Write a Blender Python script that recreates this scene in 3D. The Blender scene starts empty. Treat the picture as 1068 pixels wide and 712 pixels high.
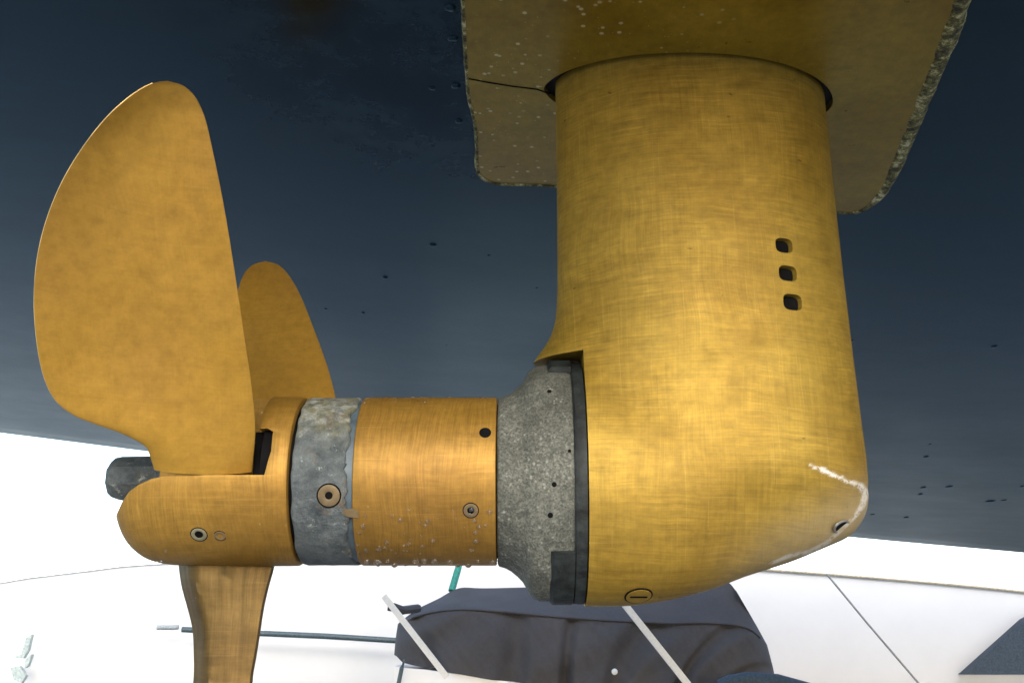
import bpy, bmesh, math, random
from mathutils import Vector, Matrix, noise
from mathutils.bvhtree import BVHTree
rnd = random.Random(7)
R = math.radians
S = bpy.context.scene
COL = S.collection

# ------------------------------------------------------------------ camera, sky, sun, exposure
PITCH = 17.0
FPX = 1048.0                                  # focal length in pixels of the 1068 px wide photograph
cam = bpy.data.cameras.new("camera")
cam.sensor_width = 36.0
cam.lens = FPX / 1068.0 * 36.0
cam.clip_start = 0.05
cam.clip_end = 2000
camo = bpy.data.objects.new("camera", cam)
COL.objects.link(camo)
camo.rotation_euler = (R(90 + PITCH), 0, 0)
S.camera = camo

SUN_EL, SUN_AZ = 26.0, 170.0                  # azimuth measured clockwise from +Y (the view direction)
w = bpy.data.worlds.new("World")
S.world = w
w.use_nodes = True
nt = w.node_tree
nt.nodes.clear()
sky = nt.nodes.new("ShaderNodeTexSky")
sky.sky_type = 'NISHITA'
sky.sun_disc = False
sky.sun_elevation = R(SUN_EL)
sky.sun_rotation = R(SUN_AZ)
sky.air_density = 1.0
sky.dust_density = 1.5
sky.ozone_density = 1.0
bgn = nt.nodes.new("ShaderNodeBackground")
bgn.inputs[1].default_value = 0.15
wo = nt.nodes.new("ShaderNodeOutputWorld")
nt.links.new(sky.outputs[0], bgn.inputs[0])
nt.links.new(bgn.outputs[0], wo.inputs[0])

sl = bpy.data.lights.new("sun", 'SUN')
sl.energy = 0.5
sl.angle = R(70)
sl.color = (1.0, 0.96, 0.9)
so = bpy.data.objects.new("sun", sl)
COL.objects.link(so)
sd = Vector((math.sin(R(SUN_AZ)) * math.cos(R(SUN_EL)), math.cos(R(SUN_AZ)) * math.cos(R(SUN_EL)), math.sin(R(SUN_EL))))
so.rotation_euler = (-sd).to_track_quat('-Z', 'Y').to_euler()

S.view_settings.view_transform = 'Standard'
S.view_settings.look = 'None'
S.view_settings.exposure = 1.9
S.view_settings.gamma = 1.0
S.view_settings.use_curve_mapping = False

# ------------------------------------------------------------------ measuring helpers
cp, sp_ = math.cos(R(PITCH)), math.sin(R(PITCH))
def ray(px, py):
    a = (px - 534.0) / FPX
    b = (356.0 - py) / FPX
    return Vector((a, cp - b * sp_, sp_ + b * cp))
def P(px, py, Y):                              # point on the upright plane at distance Y
    d = ray(px, py)
    return d * (Y / d.y)
def Ppl(px, py, p0, n):
    d = ray(px, py)
    return d * (p0.dot(n) / d.dot(n))
Y0 = 1.10
Z0 = P(534, 501, Y0).z
SC = 1048.0 / (Y0 * cp + Z0 * sp_)             # px per metre at the shaft
def RX(px):                                    # world x of a pixel column at the shaft's depth
    return P(px, 501, Y0).x
def rr(pxr):
    return pxr / SC
def Pcyl(px, py, r):                           # near side of the shaft-centred cylinder
    d = ray(px, py)
    a = d.y**2 + d.z**2
    b = -2 * (d.y * Y0 + d.z * Z0)
    c = Y0**2 + Z0**2 - r * r
    D = max(b * b - 4 * a * c, 0)
    t = (-b - math.sqrt(D)) / (2 * a)
    return d * t
HK = 0.07                                      # the bottom drops towards the bow (right)
HZ = 0.668
def hull_z(x):
    return HZ - HK * (x - 0.12)
def Phull(px, py, dz=0.0):
    n = Vector((HK, 0, 1))
    return Ppl(px, py, Vector((0.12, 0, HZ + dz)), n)

# ------------------------------------------------------------------ object helpers
def tag(o, label=None, cat=None, group=None, kind=None):
    if label: o['label'] = label
    if cat: o['category'] = cat
    if group: o['group'] = group
    if kind: o['kind'] = kind
    return o
def thing(name, loc, label, cat, group=None):
    o = bpy.data.objects.new(name, None)
    o.empty_display_size = 0.05
    COL.objects.link(o)
    o.location = loc
    return tag(o, label, cat, group)
def wpos(o):
    v = Vector(o.location)
    while o.parent:
        o = o.parent
        v += Vector(o.location)
    return v
def link(name, me, mat, parent=None, smooth=40):
    me.name = name
    o = bpy.data.objects.new(name, me)
    COL.objects.link(o)
    if parent:
        o.parent = parent
        o.location = -wpos(parent)
    if mat:
        me.materials.clear()
        me.materials.append(mat)
    if smooth:
        for p in me.polygons: p.use_smooth = True
        if smooth < 180: me.set_sharp_from_angle(angle=R(smooth))
    return o
def from_bm(bm):
    bmesh.ops.recalc_face_normals(bm, faces=bm.faces)
    me = bpy.data.meshes.new("m")
    bm.to_mesh(me)
    bm.free()
    return me
def obj(name, bm, mat, parent=None, smooth=40):
    return link(name, from_bm(bm), mat, parent, smooth)
def tmp(bm_or_me):
    me = bm_or_me if isinstance(bm_or_me, bpy.types.Mesh) else from_bm(bm_or_me)
    o = bpy.data.objects.new("tmp", me)
    COL.objects.link(o)
    return o
def baked(o, kill=True):
    dg = bpy.context.evaluated_depsgraph_get()
    dg.update()
    me = bpy.data.meshes.new_from_object(o.evaluated_get(dg))
    if kill:
        bpy.data.objects.remove(o)
    return me
def remesh(bm, vox, sm=3, f=0.5):
    o = tmp(bm)
    m = o.modifiers.new("r", 'REMESH')
    m.mode = 'VOXEL'
    m.voxel_size = vox
    if sm:
        m = o.modifiers.new("s", 'SMOOTH')
        m.iterations = sm
        m.factor = f
    return baked(o)
def cut(me, cutters, op='DIFFERENCE'):
    for c in cutters:
        o = tmp(me)
        co = tmp(c)
        m = o.modifiers.new("b", 'BOOLEAN')
        m.operation = op
        m.solver = 'EXACT'
        m.object = co
        me = baked(o)
        bpy.data.objects.remove(co)
    return me
def box(bm, lo, hi, mtx=None):
    x0, y0, z0 = lo; x1, y1, z1 = hi
    v = [bm.verts.new(p) for p in ((x0,y0,z0),(x1,y0,z0),(x1,y1,z0),(x0,y1,z0),(x0,y0,z1),(x1,y0,z1),(x1,y1,z1),(x0,y1,z1))]
    for f in ((0,3,2,1),(4,5,6,7),(0,1,5,4),(1,2,6,5),(2,3,7,6),(3,0,4,7)):
        bm.faces.new([v[i] for i in f])
    if mtx:
        bmesh.ops.transform(bm, matrix=mtx, verts=v)
    return v
def loft(bm, rings, cap=True, closed=True):
    vs = [[bm.verts.new(p) for p in r] for r in rings]
    n = len(rings[0])
    for a, b in zip(vs[:-1], vs[1:]):
        for i in range(n if closed else n - 1):
            j = (i + 1) % n
            bm.faces.new((a[i], a[j], b[j], b[i]))
    if cap:
        bm.faces.new(vs[0][::-1]); bm.faces.new(vs[-1])
    return vs
def lathe(bm, prof, n=96, wob=None, closed_profile=False):
    """profile of (x, r) turned round the shaft axis"""
    rings = []
    for k, (x, r) in enumerate(prof):
        ring = []
        for i in range(n):
            a = 2 * math.pi * i / n
            xx, r_ = (x, r) if not wob else wob(k, x, r, a)
            ring.append((xx, Y0 + r_ * math.sin(a), Z0 + r_ * math.cos(a)))
        rings.append(ring)
    if closed_profile:
        rings.append(rings[0])
        vs = [[bm.verts.new(p) for p in r] for r in rings[:-1]]
        m = len(vs)
        for k in range(m):
            a, b = vs[k], vs[(k + 1) % m]
            for i in range(n):
                j = (i + 1) % n
                bm.faces.new((a[i], a[j], b[j], b[i]))
    else:
        loft(bm, rings)
    return bm
def tube(bm, pts, r, n=10, rend=None):
    pts = [Vector(p) for p in pts]
    rings = []
    for i, p in enumerate(pts):
        t = (pts[min(i + 1, len(pts) - 1)] - pts[max(i - 1, 0)]).normalized()
        up = Vector((0, 0, 1)) if abs(t.z) < 0.9 else Vector((1, 0, 0))
        a = t.cross(up).normalized(); b = t.cross(a)
        q = r if rend is None else r + (rend - r) * i / (len(pts) - 1)
        rings.append([p + (a * math.cos(2*math.pi*k/n) + b * math.sin(2*math.pi*k/n)) * q for k in range(n)])
    loft(bm, rings)
def prism(bm, pts, depth):                     # flat outline pushed along a vector
    loft(bm, [pts, [Vector(p) + depth for p in pts]])
def crom(pts, n):                              # smooth resampling of a 2-D polyline by arc length
    pts = [Vector(p) for p in pts]
    dense = []
    e = [pts[0] * 2 - pts[1]] + pts + [pts[-1] * 2 - pts[-2]]
    for i in range(1, len(e) - 2):
        for k in range(12):
            t = k / 12
            a, b, c, d = e[i-1], e[i], e[i+1], e[i+2]
            dense.append(0.5 * ((2*b) + (c-a)*t + (2*a-5*b+4*c-d)*t*t + (3*b-a-3*c+d)*t**3))
    dense.append(pts[-1])
    L = [0]
    for a, b in zip(dense[:-1], dense[1:]): L.append(L[-1] + (b - a).length)
    out, j = [], 0
    for k in range(n):
        s = L[-1] * k / (n - 1)
        while j < len(L) - 2 and L[j + 1] < s: j += 1
        u = (s - L[j]) / max(L[j+1] - L[j], 1e-9)
        out.append(dense[j].lerp(dense[j+1], min(u, 1)))
    return out
def lerp_tab(tab, x):
    if x <= tab[0][0]: return tab[0][1]
    for (a, b), (c, d) in zip(tab[:-1], tab[1:]):
        if x <= c:
            return b + (d - b) * (x - a) / (c - a)
    return tab[-1][1]
def sstep(a, b, x):
    t = min(max((x - a) / (b - a), 0), 1)
    return t * t * (3 - 2 * t)

# ------------------------------------------------------------------ materials
class M:
    def __init__(s, name, rough=0.5, metal=0.0, spec=0.5):
        s.m = bpy.data.materials.new(name)
        s.m.use_nodes = True
        s.t = s.m.node_tree
        s.b = s.t.nodes["Principled BSDF"]
        s.b.inputs['Roughness'].default_value = rough
        s.b.inputs['Metallic'].default_value = metal
        s.b.inputs['Specular IOR Level'].default_value = spec
        s.tc = s.t.nodes.new("ShaderNodeTexCoord").outputs['Object']
    def L(s, a, b): s.t.links.new(a, b)
    def n(s, k, **kw):
        nd = s.t.nodes.new(k)
        for a, v in kw.items(): setattr(nd, a, v)
        return nd
    def mp(s, sc=(1,1,1), rot=(0,0,0), loc=(0,0,0)):
        m = s.n("ShaderNodeMapping")
        m.inputs['Scale'].default_value = sc
        m.inputs['Rotation'].default_value = rot
        m.inputs['Location'].default_value = loc
        s.L(s.tc, m.inputs[0])
        return m.outputs[0]
    def noise(s, scale, det=4, rough=0.55, v=None, dist=0.0):
        t = s.n("ShaderNodeTexNoise")
        t.inputs['Scale'].default_value = scale
        t.inputs['Detail'].default_value = det
        t.inputs['Roughness'].default_value = rough
        t.inputs['Distortion'].default_value = dist
        s.L(v or s.tc, t.inputs['Vector'])
        return t.outputs['Fac']
    def vor(s, scale, v=None, feat='F1', rnd_=1.0, out='Distance'):
        t = s.n("ShaderNodeTexVoronoi", feature=feat)
        t.inputs['Scale'].default_value = scale
        t.inputs['Randomness'].default_value = rnd_
        s.L(v or s.tc, t.inputs['Vector'])
        return t.outputs[out]
    def ramp(s, f, pts, interp='LINEAR'):
        r = s.n("ShaderNodeValToRGB")
        r.color_ramp.interpolation = interp
        e = r.color_ramp.elements
        while len(e) < len(pts): e.new(0.5)
        for q, (p, c) in zip(e, pts):
            q.position = p
            q.color = (c, c, c, 1) if not isinstance(c, tuple) else (*c, 1)
        s.L(f, r.inputs[0])
        return r.outputs[0]
    def mix(s, f, a, b, mode='MIX'):
        m = s.n("ShaderNodeMix", data_type='RGBA', blend_type=mode)
        for k, v in ((0, f), (6, a), (7, b)):
            if isinstance(v, (int, float)): m.inputs[k].default_value = v if k == 0 else (v, v, v, 1)
            elif isinstance(v, tuple): m.inputs[k].default_value = (*v, 1)
            else: s.L(v, m.inputs[k])
        return m.outputs[2]
    def math(s, op, a, b=0.0):
        m = s.n("ShaderNodeMath", operation=op)
        for k, v in ((0, a), (1, b)):
            if isinstance(v, (int, float)): m.inputs[k].default_value = v
            else: s.L(v, m.inputs[k])
        return m.outputs[0]
    def attr(s, name):
        a = s.n("ShaderNodeAttribute", attribute_name=name)
        return a.outputs['Fac']
    def base(s, c):
        if isinstance(c, tuple): s.b.inputs['Base Color'].default_value = (*c, 1)
        else: s.L(c, s.b.inputs['Base Color'])
        return s
    def rough(s, f): s.L(f, s.b.inputs['Roughness']); return s
    def bump(s, h, strength=0.3, dist=0.002):
        b = s.n("ShaderNodeBump")
        b.inputs['Strength'].default_value = strength
        b.inputs['Distance'].default_value = dist
        s.L(h, b.inputs['Height'])
        s.L(b.outputs[0], s.b.inputs['Normal'])
        return s

def brass(name, c0, c1, c2, hx, hz, rough=0.55, metal=0.42, scuff=False, pits=0.0, nicks=0.0, blot=0.4):
    """old bronze: mottled, with fine sanding marks across (hz) and along (hx) in uneven patches"""
    m = M(name, rough, metal, 0.28)
    base = m.mix(m.ramp(m.noise(9, 7, 0.65), [(0.3, 0.0), (0.7, 1.0)]), c0, c1)
    big = m.ramp(m.noise(3.4, 4, 0.6, m.mp((1, 1, 1), loc=(3, 1, 2)), 0.4), [(0.42, 0.0), (0.68, 0.8)])
    base = m.mix(big, base, c2)
    wn = m.n("ShaderNodeTexNoise"); wn.inputs['Scale'].default_value = 5.0; wn.inputs['Detail'].default_value = 3.0
    m.L(m.tc, wn.inputs['Vector'])
    ws = m.n("ShaderNodeVectorMath", operation='SCALE'); m.L(wn.outputs['Color'], ws.inputs[0]); ws.inputs['Scale'].default_value = 0.035
    wa = m.n("ShaderNodeVectorMath", operation='ADD'); m.L(m.tc, wa.inputs[0]); m.L(ws.outputs[0], wa.inputs[1])
    keep = m.tc; m.tc = wa.outputs[0]
    sx = m.noise(1, 5, 0.72, m.mp((520, 30, 9)))          # lines running up and down
    sz = m.noise(1, 5, 0.72, m.mp((9, 30, 470), rot=(0, R(1.5), 0)))   # lines running across
    sd_ = m.noise(1, 4, 0.7, m.mp((16, 30, 380), rot=(0, R(-57), 0)))
    se_ = m.noise(1, 4, 0.7, m.mp((14, 30, 300), rot=(0, R(33), 0)))
    m.tc = keep
    fine1 = m.ramp(m.noise(1, 2, 0.5, m.mp((5, 20, 900), rot=(0, R(24), 0))), [(0.68, 0.0), (0.74, 0.4)])
    fine2 = m.ramp(m.noise(1, 2, 0.5, m.mp((7, 20, 800), rot=(0, R(-38), 0), loc=(4, 0, 2))), [(0.68, 0.0), (0.74, 0.35)])
    fine3 = m.ramp(m.noise(1, 2, 0.5, m.mp((900, 20, 6), rot=(0, R(4), 0), loc=(1, 0, 7))), [(0.68, 0.0), (0.74, 0.4)])
    fines = m.math('MULTIPLY', m.math('MAXIMUM', m.math('MAXIMUM', fine1, fine2), fine3), 0.75 * (hx + hz))
    mx = m.math('MULTIPLY', m.ramp(m.noise(11, 4, 0.6, m.mp((1, 1, 1), loc=(8, 1, 5))), [(0.36, 0.25), (0.64, 1.0)]), hx)
    mz = m.math('MULTIPLY', m.ramp(m.noise(10, 4, 0.6, m.mp((1, 1, 1), loc=(2, 7, 9))), [(0.36, 0.25), (0.64, 1.0)]), hz)
    md = m.math('MULTIPLY', m.ramp(m.noise(12, 3, 0.6, m.mp((1, 1, 1), loc=(1, 9, 1))), [(0.48, 0.0), (0.62, 1.0)]), 0.32 * (hx + hz))
    me_ = m.math('MULTIPLY', m.ramp(m.noise(12, 3, 0.6, m.mp((1, 1, 1), loc=(6, 3, 1))), [(0.5, 0.0), (0.62, 1.0)]), 0.32 * (hx + hz))
    base = m.mix(mx, base, m.ramp(sx, [(0.33, 0.25), (0.67, 0.8)]), 'OVERLAY')
    base = m.mix(mz, base, m.ramp(sz, [(0.33, 0.25), (0.67, 0.8)]), 'OVERLAY')
    base = m.mix(md, base, m.ramp(sd_, [(0.4, 0.35), (0.66, 0.9)]), 'OVERLAY')
    base = m.mix(me_, base, m.ramp(se_, [(0.4, 0.35), (0.66, 0.9)]), 'OVERLAY')
    # browner blotches that stretch across, and fine grain
    bl_ = m.ramp(m.noise(1, 6, 0.7, m.mp((14, 14, 55), loc=(3, 3, 3))), [(0.5, 0.0), (0.68, blot)])
    base = m.mix(bl_, base, tuple(x * 0.62 for x in c0))
    base = m.mix(0.6, base, m.ramp(m.noise(75, 6, 0.7), [(0.3, 0.36), (0.7, 0.62)]), 'OVERLAY')
    base = m.mix(fines, base, tuple(min(x * 1.5 + 0.05, 1) for x in c1))
    nick = m.ramp(m.noise(55, 2, 0.5, m.mp((1, 1, 1.8), loc=(4, 8, 1))), [(0.745, 0.0), (0.77, 0.8)])
    nick = m.math('MULTIPLY', nick, nicks)
    base = m.mix(nick, base, (0.05, 0.03, 0.01))
    if pits:
        pv = m.ramp(m.vor(55, m.mp((1, 1, 1), loc=(5, 5, 5))), [(0.0, 1.0), (0.09, 0.0)])
        pm = m.math('MULTIPLY', pv, m.ramp(m.noise(14, 2), [(0.52, 0.0), (0.6, pits)]))
        base = m.mix(pm, base, (0.55, 0.45, 0.24))
    if scuff:
        sc = m.math('MULTIPLY', m.attr("scuff"), m.ramp(m.noise(160, 4, 0.7), [(0.36, 0.0), (0.52, 1.0)]))
        base = m.mix(sc, base, (0.72, 0.72, 0.7))
        gr = m.math('MULTIPLY', m.attr("dull"), m.ramp(m.noise(40, 5, 0.7), [(0.25, 0.55), (0.7, 1.0)]))
        base = m.mix(gr, base, (0.25, 0.215, 0.15))
    m.base(base)
    rf = m.math('ADD', m.math('MULTIPLY', m.noise(30, 5), 0.22), rough - 0.11)
    m.rough(rf)
    h = m.math('ADD', m.math('MULTIPLY', sx, hx), m.math('MULTIPLY', sz, hz))
    m.bump(h, 0.35, 0.0006)
    return m.m

GOLD0, GOLD1, GOLD2 = (0.21, 0.131, 0.016), (0.285, 0.19, 0.030), (0.176, 0.104, 0.014)
m_leg = brass("bronze_leg", GOLD0, GOLD1, GOLD2, 0.33, 0.40, scuff=True, nicks=0.7)
m_blade = brass("bronze_blade", (0.295, 0.165, 0.021), (0.345, 0.20, 0.032), (0.26, 0.14, 0.028), 0.12, 0.09, 0.5, metal=0.4, blot=0.12)
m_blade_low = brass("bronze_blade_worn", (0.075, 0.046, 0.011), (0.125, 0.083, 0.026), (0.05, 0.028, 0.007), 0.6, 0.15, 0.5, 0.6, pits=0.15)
m_hub = brass("bronze_hub", (0.22, 0.120, 0.018), (0.275, 0.158, 0.030), (0.185, 0.098, 0.020), 0.5, 0.08, 0.5, pits=0.5, blot=0.2)
m_plate = brass("bronze_plate", (0.20, 0.137, 0.014), (0.25, 0.175, 0.022), (0.15, 0.088, 0.006), 0.15, 0.15, 0.32, 0.4)
# pale mineral spots on the plate
def spots(mat):
    t = mat.node_tree
    b = t.nodes["Principled BSDF"]
    old = b.inputs['Base Color'].links[0].from_socket
    m = M.__new__(M); m.m = mat; m.t = t; m.b = b
    m.tc = t.nodes.new("ShaderNodeTexCoord").outputs['Object']
    v = m.ramp(m.vor(62), [(0.0, 1.0), (0.13, 0.8), (0.19, 0.0)])
    v2 = m.ramp(m.vor(120, m.mp((1,1,1), loc=(9,2,0))), [(0.0, 1.0), (0.12, 0.0)])
    v = m.math('MAXIMUM', v, v2)
    sel = m.ramp(m.noise(26, 1, 0.5), [(0.40, 0.0), (0.52, 1.0)])
    sx = m.n("ShaderNodeSeparateXYZ"); m.L(m.tc, sx.inputs[0])
    left = m.ramp(sx.outputs[0], [(0.17, 1.0), (0.26, 0.0)])
    k = m.math('MULTIPLY', m.math('MULTIPLY', v, sel), m.math('MULTIPLY', left, 0.8))
    m.base(m.mix(k, old, (0.55, 0.5, 0.3)))
spots(m_plate)

def simple(name, c, rough=0.5, metal=0.0, var=0.35, sc=60, bump=0.2, spec=0.5):
    m = M(name, rough, metal, spec)
    a = tuple(x * (1 - var) for x in c); b = tuple(min(x * (1 + var), 1) for x in c)
    m.base(m.mix(m.ramp(m.noise(sc, 5, 0.6), [(0.3, 0.0), (0.7, 1.0)]), a, b))
    if bump: m.bump(m.noise(sc * 4, 4), bump, 0.001)
    return m.m
m_black = simple("black_rubber", (0.005, 0.005, 0.006), 0.6, bump=0.3, spec=0.15)
m_bkt = simple("black_painted_bracket", (0.011, 0.014, 0.014), 0.55, bump=0.8, var=0.9, sc=55, spec=0.25)
m_dark = simple("dark_cavity", (0.003, 0.003, 0.0035), 0.8, spec=0.08)
m_screw = simple("dull_steel", (0.28, 0.27, 0.25), 0.4, 0.7)
m_rivet = simple("bronze_screw", (0.12, 0.085, 0.04), 0.6, 0.2)

def zinc():
    m = M("pitted_blue_grey_anode", 0.6, 0.1)
    a = m.mix(m.ramp(m.noise(38, 8, 0.7), [(0.34, 0.0), (0.66, 1.0)]), (0.026, 0.035, 0.040), (0.10, 0.118, 0.122))
    sx = m.n("ShaderNodeSeparateXYZ"); m.L(m.tc, sx.inputs[0])
    # crust gathers on the upper part
    up = m.ramp(m.math('ADD', sx.outputs[2], m.math('MULTIPLY', m.noise(30, 3), 0.08)), [(Z0 + 0.055, 0.0), (Z0 + 0.105, 1.0)])
    crust = m.math('MULTIPLY', up, m.ramp(m.noise(70, 6, 0.75), [(0.4, 0.15), (0.62, 1.0)]))
    ccol = m.mix(m.ramp(m.noise(90, 3), [(0.45, 0.0), (0.55, 1.0)]), (0.30, 0.31, 0.27), (0.2, 0.19, 0.1))
    a = m.mix(crust, a, ccol)
    pit = m.ramp(m.noise(55, 6, 0.7, m.mp((1,1,1), loc=(4,4,4))), [(0.32, 1.0), (0.4, 0.0)])
    a = m.mix(pit, a, (0.02, 0.028, 0.032))
    st = m.ramp(m.noise(28, 5, 0.7, m.mp((1, 1, 1), loc=(1, 6, 2))), [(0.56, 0.0), (0.66, 0.55)])
    a = m.mix(st, a, (0.13, 0.09, 0.045))
    wt = m.ramp(m.noise(48, 6, 0.75, m.mp((1, 1, 1), loc=(3, 1, 8))), [(0.6, 0.0), (0.66, 0.7)])
    a = m.mix(wt, a, (0.30, 0.33, 0.31))
    a = m.mix(0.7, a, m.ramp(m.noise(170, 7, 0.8), [(0.3, 0.25), (0.7, 0.72)]), 'OVERLAY')
    m.base(a)
    m.bump(m.noise(80, 8, 0.75), 1.0, 0.004)
    return m.m
m_zinc = zinc()
def castgrey():
    m = M("rough_grey_anode_casting", 0.75, 0.05)
    a = m.mix(m.ramp(m.noise(14, 5, 0.6), [(0.35, 0.0), (0.65, 1.0)]), (0.047, 0.050, 0.041), (0.095, 0.10, 0.083))
    c = m.vor(560, out='Color')
    g = m.n("ShaderNodeRGBToBW"); m.L(c, g.inputs[0])
    a = m.mix(0.55, a, m.ramp(g.outputs[0], [(0.2, 0.15), (0.8, 0.9)]), 'OVERLAY')
    a = m.mix(0.8, a, m.ramp(m.noise(150, 8, 0.8), [(0.3, 0.2), (0.7, 0.8)]), 'OVERLAY')
    sp = m.math('MULTIPLY', m.ramp(m.vor(210, m.mp((1,1,1), loc=(1,2,3))), [(0.0, 1.0), (0.4, 0.0)]), m.ramp(m.noise(60, 3), [(0.52, 0.0), (0.62, 0.6)]))
    a = m.mix(sp, a, (0.36, 0.36, 0.32))
    dk = m.ramp(m.noise(130, 5, 0.75, m.mp((1,1,1), loc=(7,2,3))), [(0.3, 0.85), (0.42, 0.0)])
    a = m.mix(dk, a, (0.04, 0.04, 0.036))
    m.base(a)
    m.bump(m.noise(260, 6, 0.75), 0.8, 0.002)
    return m.m
m_cast = castgrey()

def hullmat():
    m = M("navy_antifouling", 0.5, 0.5, 0.33)
    m.b.inputs["Specular Tint"].default_value = (0.5, 0.76, 0.98, 1)
    a = m.mix(m.ramp(m.noise(1.6, 6, 0.6, m.mp((1, 2.0, 1))), [(0.3, 0.0), (0.7, 1.0)]), (0.0065, 0.0155, 0.023), (0.012, 0.025, 0.035))
    a = m.mix(m.ramp(m.noise(420, 3, 0.8), [(0.3, 0.0), (0.8, 0.4)]), a, (0.014, 0.022, 0.03))
    # a wet, darker run near the plate
    wet_or_shade = m.ramp(m.noise(7, 9, 0.75, m.mp((1, 1.2, 1), loc=(2.3, 0.4, 0))), [(0.38, 0.0), (0.55, 1.0)])
    sx = m.n("ShaderNodeSeparateXYZ"); m.L(m.tc, sx.inputs[0])
    near = m.ramp(sx.outputs[1], [(0.5, 1.0), (1.0, 0.0)])
    # keep it beside the plate's left edge
    cx = m.math('ABSOLUTE', m.math('ADD', sx.outputs[0], 0.14 ))
    near = m.math('MULTIPLY', m.ramp(m.math('ABSOLUTE', m.math('SUBTRACT', sx.outputs[1], 1.05)), [(0.12, 1.0), (0.5, 0.0)]), m.ramp(cx, [(0.1, 1.0), (0.3, 0.0)]))
    wet_or_shade = m.math('MULTIPLY', wet_or_shade, near)
    rl = m.ramp(m.noise(1, 5, 0.65, m.mp((2.2, 16, 1), rot=(0, 0, R(4)))), [(0.35, 0.0), (0.7, 0.5)])
    a = m.mix(rl, a, (0.008, 0.027, 0.045))
    ch = m.ramp(m.noise(26, 7, 0.8, m.mp((1, 1, 1), loc=(5, 5, 0))), [(0.68, 0.0), (0.72, 0.5)])
    a = m.mix(ch, a, (0.02, 0.03, 0.04))
    a = m.mix(m.math('MULTIPLY', wet_or_shade, 0.9), a, (0.003, 0.005, 0.007))
    m.base(a)
    rf = m.math('ADD', m.math('MULTIPLY', m.noise(3, 7, 0.7, m.mp((1, 1.4, 1))), 0.16), 0.25)
    rf = m.math('SUBTRACT', rf, m.math('MULTIPLY', wet_or_shade, 0.12))
    m.rough(rf)
    m.bump(m.noise(90, 3, 0.6), 0.08, 0.0005)
    return m.m
m_hull = hullmat()
def crustmat():
    m = M("weathered_sealant", 0.8)
    a = m.ramp(m.noise(60, 8, 0.8), [(0.40, (0.006, 0.007, 0.006)), (0.47, (0.06, 0.055, 0.012)), (0.54, (0.20, 0.19, 0.06)), (0.64, (0.65, 0.63, 0.42))])
    m.base(a)
    m.bump(m.noise(150, 6, 0.7), 0.9, 0.004)
    return m.m
m_crust = crustmat()
m_seal = simple("black_sealant", (0.01, 0.012, 0.015), 0.35, bump=0.4)
m_white = simple("white_gelcoat", (0.84, 0.84, 0.83), 0.3, var=0.03, sc=2, bump=0)
m_trim = simple("tan_rubbing_strip", (0.42, 0.36, 0.25), 0.5, bump=0)
m_wire = simple("grey_stay_wire", (0.30, 0.29, 0.26), 0.4, 0.3, bump=0)
m_rail = simple("blue_grey_rail", (0.05, 0.08, 0.09), 0.35, bump=0)
m_glass = simple("dark_blue_window", (0.045, 0.062, 0.08), 0.6, bump=0, spec=0.2)
m_strap = simple("white_webbing", (0.78, 0.76, 0.70), 0.7, var=0.08, bump=0)
m_green = simple("green_rope", (0.02, 0.22, 0.15), 0.6)
m_blue = simple("blue_canvas", (0.04, 0.065, 0.09), 0.8)
def canvas():
    m = M("charcoal_canvas", 0.85)
    a = m.mix(m.ramp(m.noise(2.2, 5, 0.6), [(0.3, 0.0), (0.7, 1.0)]), (0.044, 0.040, 0.038), (0.066, 0.059, 0.055))
    a = m.mix(m.ramp(m.noise(40, 4), [(0.4, 0.0), (0.8, 0.4)]), a, (0.07, 0.07, 0.08))
    m.base(a)
    m.bump(m.noise(90, 3), 0.2, 0.004)
    return m.m
m_canvas = canvas()
def groundmat():
    m = M("pale_concrete", 0.85)
    a = m.mix(m.ramp(m.noise(0.6, 8, 0.65), [(0.3, 0.0), (0.7, 1.0)]), (0.27, 0.27, 0.265), (0.37, 0.365, 0.355))
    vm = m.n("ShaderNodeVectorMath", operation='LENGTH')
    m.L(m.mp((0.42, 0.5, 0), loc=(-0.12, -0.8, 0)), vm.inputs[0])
    wet_or_shade = m.ramp(m.math('ADD', vm.outputs['Value'], m.math('MULTIPLY', m.noise(1.5, 6, 0.6), 0.5)), [(0.95, 1.0), (1.2, 0.0)])  # boat's shadow on the ground, painted in as a darker ellipse
    a = m.mix(wet_or_shade, a, (0.16, 0.16, 0.158))
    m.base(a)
    m.bump(m.noise(20, 6), 0.3, 0.01)
    return m.m
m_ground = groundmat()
def watermat():
    m = M("water_drop", 0.03)
    m.b.inputs['Transmission Weight'].default_value = 0.97
    m.b.inputs['IOR'].default_value = 1.33
    m.base((0.95, 0.95, 0.95))
    return m.m
m_water = watermat()

# ------------------------------------------------------------------ the ground
bm = bmesh.new()
G = -1.45
v = [bm.verts.new(p) for p in ((-300, -300, G), (300, -300, G), (300, 300, G), (-300, 300, G))]
bm.faces.new(v)
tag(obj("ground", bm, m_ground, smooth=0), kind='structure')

# ------------------------------------------------------------------ the boat bottom overhead
boat = thing("boat_hull", (0.12, 2.2, HZ), "dark navy painted boat bottom spanning overhead above the bronze drive and propeller", "boat")
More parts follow.
